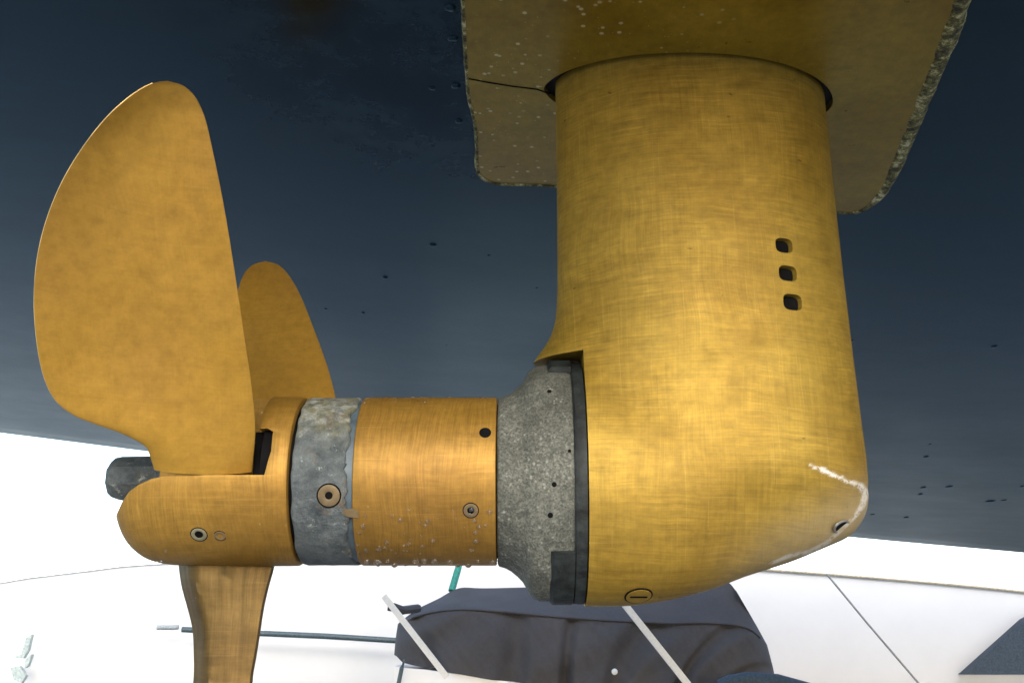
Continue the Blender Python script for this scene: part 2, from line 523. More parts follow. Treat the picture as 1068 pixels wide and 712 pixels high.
# far edge of the flat part traced where it meets the sky, then the bilge turns up
edge_px = [(-260, 425), (-100, 440), (0, 451), (150, 470), (330, 492), (534, 517), (700, 538), (870, 558), (1068, 576), (1200, 588), (1330, 600)]
far = []
for px, py in edge_px:
    far.append(Phull(px, py))
far = [Vector((far[0].x - 3, far[0].y - 1.2, 0))] + far + [Vector((far[-1].x + 3.5, far[-1].y + 0.3, 0))]
NEAR_Y = 0.30
bm = bmesh.new()
rings = []
for i, p in enumerate(crom([Vector((q.x, q.y, 0)) for q in far], 70)):
    ring = []
    x = p.x
    nx = p.x * 0.55                                # stations fan a little: the near side is shorter than the far
    yn, yf = NEAR_Y, p.y
    # near topside, near bilge, flat, far bilge, far topside
    def put(s, up, out):
        # s: 0 near .. 1 far along the flat
        yy = yn + (yf - yn) * s + out
        xx = nx + (x - nx) * s
        ring.append((xx, yy, hull_z(xx) + up))
    for up, out in ((1.5, -0.62), (0.9, -0.5), (0.45, -0.36), (0.2, -0.22), (0.08, -0.12), (0.02, -0.04)): put(0, up, out)
    for s in [k / 24 for k in range(25)]: put(s, 0, 0)
    for up, out in ((0.012, 0.03), (0.05, 0.09), (0.13, 0.17), (0.3, 0.28), (0.7, 0.42), (1.5, 0.55)): put(1, up, out)
    rings.append(ring)
loft(bm, rings, cap=True, closed=True)
hull = obj("hull_shell", bm, m_hull, boat, smooth=50)

# mounting plate: traced on the bottom, then given thickness
PT = 0.010
out_px = [(470, -160), (478, -60), (483, 0), (486, 60), (489, 100), (493, 118), (497, 140), (498, 165), (500, 181), (510, 189), (530, 192),
          (580, 194), (700, 206), (800, 215), (872, 221), (893, 221), (908, 213), (921, 198), (936, 166), (960, 106), (985, 45), (1002, -4), (1030, -80), (1055, -160)]
pts = crom([Vector((a, b, 0)) for a, b in out_px], 420)
Fup = Vector((HK, 0, 1)).normalized()
low = [Phull(p.x, p.y, -PT) for p in pts]
# hole for the leg
TK = 0.090
def foil(s):                                   # half thickness 0..1 for chord position s (0 aft, 1 leading)
    s = min(max(s, 0.0), 1.0)
    a = (1 - (abs(s - 0.56) / (0.56 if s < 0.56 else 0.44)) ** 2.1)
    return max(a, 0.0) ** (0.62 if s < 0.56 else 0.56)
def foil_ring(xa, xb, tk, z, n=48, Yc=Y0):
    up, dn = [], []
    for i in range(n + 1):
        s = 0.5 - 0.5 * math.cos(math.pi * i / n)
        x = xa + (xb - xa) * s
        t = tk * foil(s)
        up.append((x, Yc - t, z)); dn.append((x, Yc + t, z))
    return up + dn[-2:0:-1]
bm = bmesh.new()
loft(bm, [low, [p + Fup * (PT + 0.012) for p in low]])
pl_me = from_bm(bm)
bm = bmesh.new()
zt = hull_z(0.2)
xa_t, xb_t = P(579, 92, Y0).x, P(858, 104, Y0).x
loft(bm, [foil_ring(xa_t - 0.014, xb_t + 0.010, TK + 0.008, zt - 0.08), foil_ring(xa_t - 0.014, xb_t + 0.010, TK + 0.008, zt + 0.1)])
pl_me = cut(pl_me, [from_bm(bm)])
plate = link("mounting_plate", pl_me, m_plate, boat, smooth=40)
bm = bmesh.new()
rA = foil_ring(xa_t - 0.018, xb_t + 0.014, TK + 0.012, 0)
rB = foil_ring(xa_t + 0.010, xb_t - 0.012, TK - 0.012, 0)
bm2 = bmesh.new()
def onh(p, d): return (p[0], p[1], hull_z(p[0]) + d)
loft(bm2, [[onh(p, -0.002) for p in rA], [onh(p, -0.002) for p in rB]], cap=False)
obj("gasket", bm2, m_black, plate)
bm.free()
# crusted bead of sealant round the plate
bm = bmesh.new()
rings = []
cen = Phull(720, 60)
for i, p in enumerate(pts):
    q = low[i]
    t = (low[min(i + 1, len(low) - 1)] - low[max(i - 1, 0)]).normalized()
    o_ = t.cross(Vector((0, 0, 1)))
    if o_.dot(q - cen) < 0: o_ = -o_
    o_.normalize()
    right = sstep(870, 945, p.x)
    far_ = sstep(160, 190, p.y)
    wdt = 0.0035 + 0.013 * right + 0.003 * far_ * (1 - right)
    nz = noise.noise(q * 35) * 0.7 + noise.noise(q * 210) * 0.35
    wdt *= 1 + 0.22 * nz
    inn = 0.002 + 0.003 * right * (1 + nz)
    h = 0.002 + 0.001 * right
    prof = [(-inn, 0.0004), (-inn * 0.4, -h * (0.6 + 0.3 * nz)), (wdt * 0.35, -h * (1.0 - 0.3 * nz)), (wdt * 0.75, 0.1 * PT), (wdt, PT * 0.9), (wdt * 1.05, PT + 0.006), (-inn, PT + 0.006)]
    ring = []
    for k, (a, b) in enumerate(prof):
        jit = noise.noise(q * 260 + Vector((k * 3.1, 0, 0))) * 0.0008 if 0 < k < 5 else 0
        ring.append(q + o_ * (a + jit) + Vector((0, 0, b + jit * 0.7)))
    rings.append(ring)
loft(bm, rings)
obj("sealant_bead", bm, m_crust, plate, smooth=60)
# score line across the plate, left of the leg
bm = bmesh.new()
tube(bm, [Phull(a, b, -PT + 0.0002) for a, b in ((489, 82), (510, 86), (535, 90), (560, 93), (574, 98))], 0.0013, 6)
obj("seam_line", bm, m_dark, plate)

# pimples and drops of paint on the bottom
bl = [(452, 255, 6), (402, 289, 5), (479, 126, 6.5), (473, 40, 8), (476, 89, 7), (470, 8, 9), (451, 92, 5), (379, 326, 3), (340, 322, 3), (888, 355, 4),
      (1037, 361, 5), (970, 463, 3), (966, 476, 4), (963, 508, 4), (960, 515, 3.5), (990, 507, 3.5), (1033, 522, 4), (1047, 521, 3), (1066, 507, 4), (945, 539, 3), (910, 536, 3),
      (466, 360, 2), (510, 266, 2.5), (300, 330, 2.5), (560, 300, 2)]
b0 = None
for px, py, s in bl:
    c = Phull(px, py, 0.0005)
    dist = c.length
    r = s * 0.5 * dist / FPX * 1.25
    if b0 is None:
        bm = bmesh.new()
        bmesh.ops.create_icosphere(bm, subdivisions=3, radius=1.0)
        for v in bm.verts:
            v.co += v.co * 0.18 * noise.noise(v.co * 1.7)
            v.co.z *= 0.85
        me = from_bm(bm)
        b0 = bpy.data.objects.new("paint_blister", me)
        me.materials.append(m_hull)
        for p in me.polygons: p.use_smooth = True
        o = b0
    else:
        o = b0.copy()
    if py > 330: r *= 0.72
    COL.objects.link(o)
    o.parent = boat
    o.location = c - Vector(boat.location)
    stretch = 1 + max(0, (py - 250)) / 90.0
    o.scale = (r * rnd.uniform(1.0, 1.4), r * stretch * 0.9, r * rnd.uniform(0.6, 0.9))
    o.rotation_euler = (0, 0, rnd.uniform(-0.3, 0.3))

# ------------------------------------------------------------------ the drive leg
drive = thing("sail_drive", (RX(740), Y0, P(740, 625, Y0).z), "golden bronze drive leg with three inlet slots, bolted under the navy hull", "boat drive")
def zrow(py): return P(534, py, Y0).z
# upright strut; left/right traced edges by pixel row
Ltab = [(40, 578), (92, 579), (200, 580.5), (300, 581), (330, 579.5), (345, 576.5), (356, 571.5), (366, 565), (374, 558.5), (381, 555), (400, 553), (520, 553), (560, 560)]
Rtab = [(40, 850), (104, 858.5), (200, 868), (300, 879), (400, 891.5), (450, 898), (480, 902), (505, 904), (525, 901), (540, 893), (555, 880)]
bm = bmesh.new()
rings = []
for k in range(64):
    py = 60 + (552 - 60) * k / 63
    z = zrow(py)
    xa, xb = P(lerp_tab(Ltab, py), py, Y0).x, P(lerp_tab(Rtab, py), py, Y0).x
    # silhouette of a rounded body sits a little nearer than its mid plane: nose shrink
    tk = TK
    if py < 500: pass
    shr = sstep(505, 552, py)
    rings.append(foil_ring(xa, xb - 0.0 , tk * (1 - 0.55 * shr), z))
loft(bm, rings)
# gear pod: (px x, radius px below the shaft line)
pod = [(548, 124), (575, 126), (608, 127), (650, 126.5), (680, 123), (710, 117), (740, 109), (770, 98), (800, 89), (825, 81), (850, 71), (872, 59), (886, 47), (897, 32), (903, 14), (904.5, 1)]
rings = []
podc = crom([Vector((a, b, 0)) for a, b in pod], 60)
for q in podc:
    x = RX(q.x); r = rr(q.y)
    zc = Z0 + rr(0)
    # the nose rides slightly low: centre drops with x
    drop = rr(14) * sstep(780, 904, q.x)
    r2 = max(r - drop * 0.6, 0.0008)
    ring = []
    wy = 0.73
    for i in range(72):
        a = 2 * math.pi * i / 72
        ring.append((x, Y0 + r2 * wy * math.sin(a), zc - drop + r2 * math.cos(a)))
    rings.append(ring)
loft(bm, rings)
leg_me = remesh(bm, 0.003, 6, 0.5)
o = tmp(leg_me)
vg = o.vertex_groups.new(name="blend")
for v in leg_me.vertices:
    x_, z_ = v.co.x, v.co.z
    w_ = sstep(RX(585), RX(612), x_) * (1 - sstep(RX(840), RX(885), x_)) * (1 - sstep(zrow(360), zrow(300), z_)) * sstep(zrow(600), zrow(560), z_)
    if w_ > 0.01: vg.add([v.index], w_, 'REPLACE')
sm_ = o.modifiers.new("s", 'SMOOTH'); sm_.iterations = 320; sm_.factor = 0.9; sm_.vertex_group = "blend"
leg_me = baked(o)
cuts = []
# clear the housing behind the brass edge so the collar and casting show
b_ = bmesh.new()
box(b_, (RX(480), Y0 - 0.3, -0.3), (RX(607.5), Y0 + 0.3, zrow(379)))
bmesh.ops.bisect_plane
cuts.append(from_bm(b_))
slots = [(818, 256, 10.5, 7), (822, 285, 11, 7.2), (827, 315, 11.5, 7.5)]
bvh = None
def leg_hit(px, py, me=None):
    global bvh
    if bvh is None:
        b2 = bmesh.new(); b2.from_mesh(leg_me); bvh = BVHTree.FromBMesh(b2); b2.free()
    d = ray(px, py).normalized()
    h = bvh.ray_cast(Vector((0, 0, 0)), d)
    return h[0], h[1]
slot_pts = []
for px, py, hw, hh in slots:
    c, n_ = leg_hit(px, py)
    slot_pts.append((c, n_))
    b_ = bmesh.new()
    a_, h_ = hw * 1.05 / 890, hh * 1.15 / 890
    ring = []
    for i in range(24):
        t = 2 * math.pi * i / 24
        ct, st = math.cos(t), math.sin(t)
        e = 0.62
        ring.append(Vector((a_ * math.copysign(abs(ct) ** e, ct), 0, h_ * math.copysign(abs(st) ** e, st))))
    dirv = Vector((-0.50, 0.85, 0)).normalized()
    loft(b_, [[c + p * 1.0 - dirv * 0.03 for p in ring], [c + p * 0.9 + dirv * 0.035 for p in ring]])
    cuts.append(from_bm(b_))
leg_me = cut(leg_me, cuts)
# wear at the nose
at = leg_me.attributes.new("scuff", 'FLOAT', 'POINT')
dl = leg_me.attributes.new("dull", 'FLOAT', 'POINT')
scl = [((845, 485), 1.2), ((858, 489.5), 3), ((872, 496), 2.6), ((886, 502), 1.6), ((898, 507), 4.0), ((903, 514), 5), ((900, 526), 4), ((892, 538), 2.5)]
sc2 = [((893, 537), 2), ((878, 552), 2.2), ((862, 566), 3), ((845, 575), 3), ((822, 580), 2.8), ((805, 587), 2)]
scb = []
for seq in (scl, sc2):
    for (a, ra), (b, rb) in zip(seq[:-1], seq[1:]):
        scb.append((Vector(a), Vector(b), ra, rb))
def proj(co):
    d = co
    den = d.y * cp + d.z * sp_
    return Vector((534 + FPX * d.x / den, 356 - FPX * (d.z * cp - d.y * sp_) / den))
for i, v in enumerate(leg_me.vertices):
    if v.co.x < RX(770) or v.co.y > Y0 + 0.03: 
        at.data[i].value = 0
    else:
        q = proj(v.co); best = 0
        for a, b, ra, rb in scb:
            ab = b - a
            t = min(max((q - a).dot(ab) / ab.length_squared, 0), 1)
            dd = (q - (a + ab * t)).length
            best = max(best, 1 - sstep(0.5, 1.5, dd / (0.72 * (ra + (rb - ra) * t))))
        at.data[i].value = best * 0.85
    # rubbed, dull underside of the nose
    dz = (Z0 - v.co.z)
    f = sstep(rr(5), rr(75), dz + (v.co.x - RX(830)) * 0.45) * sstep(RX(690), RX(840), v.co.x)
    dl.data[i].value = f * 0.75
leg = link("leg_housing", leg_me, m_leg, drive, smooth=38)
for c, n_ in slot_pts:
    bm = bmesh.new()
    q = c + Vector((-0.50, 0.85, 0)).normalized() * 0.012
    box(bm, (q.x - 0.014, q.y - 0.002, q.z - 0.010), (q.x + 0.014, q.y + 0.002, q.z + 0.010))
    obj("inlet_shade", bm, m_dark, leg)  # thin black slab standing in for the shade inside the slot
# drain plug under the nose and the plug near the bottom edge
def disc_on(name, c, n, r, th, mat, parent, hole=0.45, hmat=None, slot=False, squash=1.0):
    n = n.normalized()
    u = n.cross(Vector((0, 0, 1)))
    if u.length < 0.1: u = Vector((1, 0, 0))
    u.normalize(); vv = n.cross(u)
    def ring(rad, d, k=28): return [c + n * d + (u * math.cos(2*math.pi*i/k) + vv * math.sin(2*math.pi*i/k) * squash) * rad for i in range(k)]
    bm = bmesh.new()
    if hole:
        loft(bm, [ring(r, -th), ring(r, th * 0.6), ring(r * 0.88, th), ring(r * (hole + 0.1), th), ring(r * hole, th * 0.5), ring(r * hole * 0.9, -th)])
    else:
        loft(bm, [ring(r, -th), ring(r, th * 0.6), ring(r * 0.88, th)])
    o = obj(name, bm, mat, parent, 30)
    if hole and name in ('screw', 'hinge_pin'):
        bm = bmesh.new()
        loft(bm, [ring(r * 1.13, -th), ring(r * 1.13, 0.00015)])
        obj("dark_outline", bm, m_dark, o, 30)  # slightly larger dark disc, drawn as an outline round the head
    if hole and hmat:
        bm = bmesh.new()
        loft(bm, [ring(r * hole * 0.98, -th), ring(r * hole * 0.98, -th * 0.2 + 0.0002)])
        obj("socket", bm, hmat, o, 30)
    if slot:
        bm = bmesh.new()
        w_ = r * 0.12
        pts_ = [c + n * (th + 0.0002) + u * a + vv * b for a, b in ((-r * .7, -w_), (r * .7, -w_), (r * .7, w_), (-r * .7, w_))]
        prism(bm, pts_, -n * th * 0.6)
        obj("slot", bm, hmat, o, 0)
    return o
c, n_ = leg_hit(666, 621)
if c: 
    disc_on("plug_rim", c, n_, rr(14), 0.0006, m_dark, leg, hole=0)
    disc_on("drain_plug", c + n_ * 0.0004, n_, rr(12.5), 0.0010, m_leg, leg, hole=0, hmat=m_dark, slot=True)
c, n_ = leg_hit(878, 549)
if c:
    disc_on("nose_plug", c, (n_ + Vector((0.35, 0.12, -0.45))), rr(14), 0.0010, m_screw, leg, hole=0.8, hmat=m_dark, squash=0.6)

# black collar between housing and casting
bm = bmesh.new()
lathe(bm, [(RX(594), 0.03), (RX(594), rr(122.5)), (RX(596), rr(124.5)), (RX(606), rr(125)), (RX(607), rr(122)), (RX(609), 0.03)], 96,
      wob=lambda k, x, r, a: (x, r))
me = from_bm(bm)
for v in me.vertices: v.co.y = Y0 + (v.co.y - Y0) * 0.73
coll = link("black_collar", me, m_bkt, drive, smooth=35)
# bracket foot (lower) and lug (upper)
def arc_block(bm, x0, x1, r0, r1, a0, a1, n=14, wy=0.73):
    rings = []
    for i in range(n + 1):
        a = a0 + (a1 - a0) * i / n
        ring = []
        for x, r in ((x0, r0), (x1, r0), (x1, r1), (x0 + 0.004, r1), (x0, r1 - 0.004)):
            ring.append((x, Y0 - r * wy * math.sin(a), Z0 + r * math.cos(a)))
        rings.append(ring)
    loft(bm, rings)
bm = bmesh.new()
arc_block(bm, RX(571), RX(594.5), rr(96), rr(125.5), R(130), R(205))
obj("bracket_foot", bm, m_bkt, coll, 35)
bm = bmesh.new()
arc_block(bm, RX(571), RX(594.5), rr(110), rr(128), R(-25), R(31))
obj("bracket_lug", bm, m_bkt, coll, 35)

# rough grey anode casting
pr = [(519.5, 30), (519.5, 84), (521, 86.5), (527, 88.5), (533, 91), (540, 97), (545, 102), (548, 108), (551, 114), (556, 119), (562, 121.5), (575, 122), (590, 121.5), (596.5, 119), (596.5, 30)]
def wobc(k, x, r, a):
    if r < rr(40): return x, r
    p = Vector((x * 60, math.sin(a) * 5, math.cos(a) * 5))
    j = noise.noise(p) * 0.0018 + noise.noise(p * 4) * 0.0007
    ex = noise.noise(Vector((9, math.sin(a) * 14, math.cos(a) * 14))) * 0.0022 if k >= len(pr) - 3 else 0
    return x + ex, r + j
bm = bmesh.new()
lathe(bm, [(RX(a), rr(b)) for a, b in pr], 180, wob=wobc)
bmesh.ops.subdivide_edges(bm, edges=[e for e in bm.edges if e.calc_length() > 0.008], cuts=1, use_grid_fill=True)
me = from_bm(bm)
for v in me.vertices:
    f = sstep(RX(525), RX(560), v.co.x)
    v.co.y = Y0 + (v.co.y - Y0) * (1 - 0.27 * f)
cast = link("anode_casting", me, m_cast, drive, smooth=40)
for px, py, s in ((573, 408, 2.2), (578, 505, 2.4), (574, 537, 2.6), (594, 470, 1.6)):
    b2 = bmesh.new(); b2.from_mesh(me); bt = BVHTree.FromBMesh(b2); b2.free()
    h = bt.ray_cast(Vector((0, 0, 0)), ray(px, py).normalized())
    if h[0]:
        disc_on("screw_hole", h[0], h[1], rr(s), 0.0006, m_dark, cast, hole=0)

# front bronze barrel of the propeller
prop = thing("propeller", (RX(200), Y0, Z0), "three bladed bronze propeller with a pitted blue grey anode ring, left of the drive leg", "propeller")
def cyl_n(c): return Vector((0, c.y - Y0, c.z - Z0)).normalized()
bm = bmesh.new()
RB = rr(86.5)
def bar(px0, px1, r, chamf=1.2):
    x0, x1, c_ = RX(px0), RX(px1), rr(chamf)
    return [(x0, 0.02), (x0, r - c_), (x0 + c_ * 0.4, r - c_ * 0.3), (x0 + c_ * 1.2, r)] + [(x0 + (x1 - x0) * k / 8, r) for k in range(1, 8)] + [(x1 - c_ * 1.2, r), (x1 - c_ * .4, r - c_ * .3), (x1, r - c_), (x1, 0.02)]
lathe(bm, bar(380.5, 518.5, RB, 1.6), 160)
barrel = obj("barrel", bm, m_hub, prop, 35)
for px, py, s, mt in ((506, 451, 5.2, m_dark), (491, 532, 7.0, m_rivet)):
    c = Pcyl(px, py, RB)
    disc_on("screw", c, cyl_n(c), rr(s), 0.0006, mt, barrel, hole=0.5, hmat=m_dark)
# inner shaft seen in the gaps
bm = bmesh.new()
lathe(bm, [(RX(290), 0.02), (RX(290), rr(79.5)), (RX(596), rr(79.5)), (RX(596), 0.02)], 96)
obj("inner_sleeve", bm, m_dark, prop, 35)

# anode ring
def wz(k, x, r, a):
    if r < rr(60): return x, r
    p = Vector((x * 35, math.sin(a) * 3.2, math.cos(a) * 3.2))
    j = noise.noise(p) * 0.0008 + noise.noise(p * 3.3) * 0.0006
    ex = 0
    if k >= 11: ex = -0.002 + noise.noise(Vector((3, math.sin(a) * 4.5, math.cos(a) * 4.5))) * 0.0045 + noise.noise(Vector((3, math.sin(a) * 14, math.cos(a) * 14))) * 0.003
    if k <= 3: ex = 0.001 + noise.noise(Vector((8, math.sin(a) * 5, math.cos(a) * 5))) * 0.002
    return x + ex, r + j
prf = bar(321, 377, rr(86.2), 2.5)
bm = bmesh.new()
lathe(bm, prf, 200, wob=wz)
ring = obj("anode_ring", bm, m_zinc, prop, 45)
bm = bmesh.new()
lathe(bm, bar(370, 381, rr(83), 1), 96)
obj("ring_backing", bm, simple("blue_grey_backing", (0.05, 0.075, 0.095), 0.5), ring, 35)
c = Pcyl(343, 516.5, rr(86.5))
disc_on("screw", c, cyl_n(c), rr(10.5), 0.0010, m_rivet, ring, hole=0.36, hmat=m_dark)
bm = bmesh.new()
tabp = [(358, 531), (367, 530), (374, 532), (374, 540), (364, 539), (358, 537)]
prism(bm, [Pcyl(a, b, rr(87.4)) for a, b in tabp], Vector((0, 0.006, 0)))
obj("bronze_tab", bm, m_rivet, ring, 0)

# hub with the slotted, rounded aft end
prof = [(140, 1), (137, 18), (128, 30), (122, 38), (119.5, 46), (121, 56), (126, 66), (134, 74), (146, 81), (162, 84.8), (185, 86.5), (230, 87), (290, 87), (315, 86.8), (317.5, 85.5), (318.5, 83), (318.5, 1)]
pc = crom([Vector((a, b, 0)) for a, b in prof[:12]], 44)
NEARF = 0.953
prof2 = [(RX(534 - (534 - q.x) * NEARF), rr(max(q.y, 0.5))) for q in pc] + [(RX(a), rr(b)) for a, b in prof[12:]]
bm = bmesh.new()
lathe(bm, prof2, 144)
hub_me = from_bm(bm)
# slot for the near blade, and one for the rear and lower blades
zs = Pcyl(210, 495, rr(87)).z
def nx(px, py=480): return Pcyl(px, py, rr(86)).x
b1 = bmesh.new()
sx0 = nx(70)
z2, z3 = Pcyl(280, 470, rr(86)).z, Pcyl(275, 450, rr(86)).z
prism(b1, [Vector((x, Y0 - 0.2, z)) for x, z in ((sx0, zs), (nx(277), zs), (nx(282), z2), (nx(281), z3), (nx(274), z3 + 0.004), (nx(266), z3 + 0.003), (nx(262), zs + 0.2), (sx0, zs + 0.2))], Vector((0, 0.195, 0)))
b2 = bmesh.new()
nyy = Y0 - 0.12
prism(b2, [P(a, b, nyy) for a, b in ((60, 570), (117, 552), (121, 538), (127, 525), (135, 513), (146, 505), (159, 499), (175, 495.8), (200, 495), (200, 300), (60, 300))], ray(130, 505) * 0.3)
hub_me = cut(hub_me, [from_bm(b1), from_bm(b2)])
o = tmp(hub_me)
mb = o.modifiers.new("bev", 'BEVEL'); mb.width = 0.0012; mb.segments = 2; mb.limit_method = 'ANGLE'; mb.angle_limit = R(45)
hub_me = baked(o)
hub = link("hub", hub_me, m_hub, prop, smooth=35)
for px, py, s in ((207.5, 557, 7.5), (229.5, 558.5, 5.5)):
    c = Pcyl(px, py, rr(86.8))
    disc_on("hinge_pin", c, cyl_n(c), rr(s), 0.0006, m_rivet if s < 6 else simple("green_stained_pin", (0.16, 0.15, 0.09), 0.6), hub, hole=0.55, hmat=m_dark)
# dark recess behind the near blade root
bm = bmesh.new()
box(bm, (nx(258), Y0 - 0.066, zs + 0.0015), (nx(281), Y0 - 0.01, z3 + 0.003))
obj("slot_recess", bm, m_dark, hub, 0)
bm = bmesh.new()
lathe(bm, [(RX(180), 0.004), (RX(180), rr(40)), (RX(285), rr(40)), (RX(285), 0.004)], 40)
obj("hub_core", bm, m_hub, hub, 35)
# end nut
bm = bmesh.new()
rings = []
for px, r in ((114.5, 12), (116, 17.5), (121, 22), (128, 23.5), (185, 24.5)):
    rings.append([(RX(px), Y0 + rr(r) * math.sin(R(22.5 + 45 * i)), Z0 + rr(r) * math.cos(R(22.5 + 45 * i)) + rr(2)) for i in range(8)])
loft(bm, rings)
obj("end_nut", bm, m_zinc, prop, 20)

# blades: outline rows put on a leaning plane, cambered and given a lens section
def blade(name, left, right, p0, n, th_root, th_tip, camber, mat, twist=0.0, rows=70, cols=26, edge=0.0012, facet=False, rim=False):
    n = n.normalized()
    L = crom([Vector((a, b, 0)) for a, b in left], rows)
    Rr = crom([Vector((a, b, 0)) for a, b in right], rows)
    bm = bmesh.new()
    rings = []
    for i in range(rows):
        v = i / (rows - 1)
        if i == rows - 1:
            Lp = L[i].lerp(L[i-1], 0.12); Rp = Rr[i].lerp(Rr[i-1], 0.12)
        else: Lp, Rp = L[i], Rr[i]
        wr = min(1.0, (Rp - Lp).length / 90.0)
        front, back = [], []
        for j in range(cols + 1):
            s = 0.5 - 0.5 * math.cos(math.pi * j / cols)
            q = Lp.lerp(Rp, s)
            c = Ppl(q.x, q.y, p0, n)
            k = 1 - (2 * s - 1) ** 2
            off = camber * k * min(1, v * 3) * (1 - 0.4 * v) + twist * (s - 0.5) * v * wr
            off = off if facet else camber * k * min(1, v * 3) * (1 - 0.4 * v) * wr ** 1.5 + twist * (s - 0.5) * v * wr
            # keep on the same sight line so the outline stays true
            d = c.normalized()
            c = c + d * off
            if facet:
                k = (s / 0.30 if s < 0.30 else (1 - s) / 0.70) * 0.92 + 0.08 * k
            t = (edge + (th_root + (th_tip - th_root) * min(1, v * 1.35)) * (k ** (1.0 if facet else 0.75))) * 0.5
            if facet: t += 0.009 * noise.noise(Vector((s * 9, v * 2.0, 1))) * k + 0.004 * noise.noise(Vector((s * 22, v * 3, 5))) * k
            t = edge * 0.5 + (t - edge * 0.5) * wr ** 1.3
            front.append(c + n * t); back.append(c - n * t)
        rings.append(front + back[::-1])
    loft(bm, rings)
    o = obj(name, bm, mat, prop, 50)
    if rim:
        bm = bmesh.new()
        sel = [(rings[i][0] + rings[i][-1]) * 0.5 for i in range(int(rows * 0.14), rows - 2)]
        tube(bm, sel, 0.0008, 8)
        obj("worn_edge", bm, m_rim, o)
    return o
m_rim = simple('polished_edge', (0.5, 0.36, 0.15), 0.4, 0.5, bump=0)
A_l = [(161, 489), (157, 476), (151, 464), (126, 451), (98, 441), (75, 431), (56, 414), (44, 385), (37.5, 345), (36, 305), (40, 265), (50, 226), (66, 188), (88, 152), (113, 121), (138, 99), (158, 87.5), (174, 84.5)]
A_r = [(263, 491), (266, 446), (262, 400), (254, 345), (243.5, 275), (233, 212), (222, 158), (214, 124), (204, 102), (191, 89.5), (174, 84.5)]
p0 = Pcyl(213, 489, rr(80))
blA = blade("blade", A_l, A_r, p0, Vector((0.22, -0.80, -0.56)), 0.018, 0.005, 0.016, m_blade, twist=0.03, edge=0.003, rim=True)
blA['label'] = "large blade facing the camera, rising at the left"
B_l = [(246, 425), (243, 380), (243, 340), (247, 310), (253, 289), (263, 277), (277, 272.5)]
B_r = [(352, 425), (347.5, 404), (340, 378), (328, 345), (315, 312), (303, 290), (291, 277), (277, 272.5)]
p0 = Vector((RX(290), Y0 + 0.07, Z0 + 0.05))
blB = blade("blade", B_l, B_r, p0, Vector((0.1, -0.72, 0.38)), 0.02, 0.005, 0.012, m_blade, twist=-0.02)
blB['label'] = "rear blade pointing up and away behind the hub"
C_l = [(187, 578), (188, 592), (191, 612), (197, 634), (202, 655), (203.5, 680), (203, 712), (196, 760), (186, 820), (184, 880), (195, 930), (225, 965)]
C_r = [(287, 578), (285, 590), (279, 612), (274, 634), (270, 660), (266, 685), (262, 712), (263, 760), (270, 820), (268, 880), (255, 930), (225, 965)]
p0 = Vector((RX(235), Y0 + 0.022, Z0 - 0.1))
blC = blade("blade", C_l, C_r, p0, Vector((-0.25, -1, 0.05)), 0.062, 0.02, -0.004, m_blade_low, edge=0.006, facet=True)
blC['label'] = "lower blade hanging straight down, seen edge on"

# water drops clinging to the barrel, hub and plate
bm = bmesh.new()
def drop(c, n, r, flat=0.55, sag=0.0):
    s = bmesh.ops.create_icosphere(bm, subdivisions=2, radius=1)
    q = n.to_track_quat('Z', 'Y').to_matrix().to_4x4()
    mt = Matrix.Translation(c) @ q @ Matrix.Diagonal((r, r, r * flat, 1))
    bmesh.ops.transform(bm, matrix=mt, verts=s['verts'])
for k in range(70):
    a = rnd.uniform(R(205), R(243)) if k < 48 else rnd.uniform(R(322), R(350))
    x = RX(rnd.uniform(383, 514))
    n_ = Vector((0, math.sin(a), math.cos(a)))
    c = Vector((x, Y0, Z0)) + n_ * RB
    drop(c, n_, rr(rnd.uniform(0.9, 2.8)))
for k in range(24):                             # hanging along the bottom silhouette
    x = RX(rnd.uniform(380, 517)); a = R(rnd.uniform(184, 196))
    n_ = Vector((0, math.sin(a), math.cos(a)))
    drop(Vector((x, Y0, Z0)) + n_ * RB, n_, rr(rnd.uniform(1.5, 4.0)), 0.9)
for k in range(14):
    x = RX(rnd.uniform(140, 300)); a = R(rnd.uniform(188, 225))
    n_ = Vector((0, math.sin(a), math.cos(a)))
    drop(Vector((x, Y0, Z0)) + n_ * rr(86 if x > RX(165) else 78), n_, rr(rnd.uniform(0.8, 2.0)))
tag(obj("water_drops", bm, m_water, smooth=180), "small clear water drops clinging to the underside of the bronze propeller barrel and hub", "water drops", kind='stuff')

# ------------------------------------------------------------------ behind: white boat, covered tender
YB = 9.5
wb = thing("white_boat", (0, YB + 1, G), "overexposed white boat with a tan rubbing strip, across the background", "boat")
arc = [(-420, 700), (-200, 650), (0, 608), (80, 597), (150, 589), (300, 583), (500, 583), (700, 588), (800, 594), (930, 604), (1068, 617), (1250, 640), (1500, 690)]
ap = [P(q.x, q.y, YB) for q in crom([Vector((a, b, 0)) for a, b in arc], 60)]
bm = bmesh.new()
rings = []
for p in ap:
    k = abs(p.x) / 9.0
    rings.append([(p.x, YB + d, p.z + h) for d, h in ((0.0, 0.0), (0.02, -0.05))] +
                 [(p.x, YB + 0.12, -0.2), (p.x, YB + 0.5, -0.8), (p.x, YB + 1.3, G + 0.15), (p.x, YB + 1.7, G), (p.x, YB + 2.6, -0.8), (p.x, YB + 3.0, -0.2), (p.x, YB + 3.1, p.z), (p.x, YB + 1.5, p.z + 0.08)])
loft(bm, rings)
obj("boat_body", bm, m_white, wb, 40)
bm = bmesh.new()
tube(bm, [p + Vector((0, -0.01, 0)) for p in ap if p.x > P(640, 590, YB).x], 0.012, 8)
obj("rubbing_strip", bm, m_trim, wb)
bm = bmesh.new()
tube(bm, [p + Vector((0, -0.01, 0)) for p in ap if p.x < P(260, 590, YB).x], 0.004, 6)
obj("deck_edge_line", bm, m_wire, wb)
bm = bmesh.new()
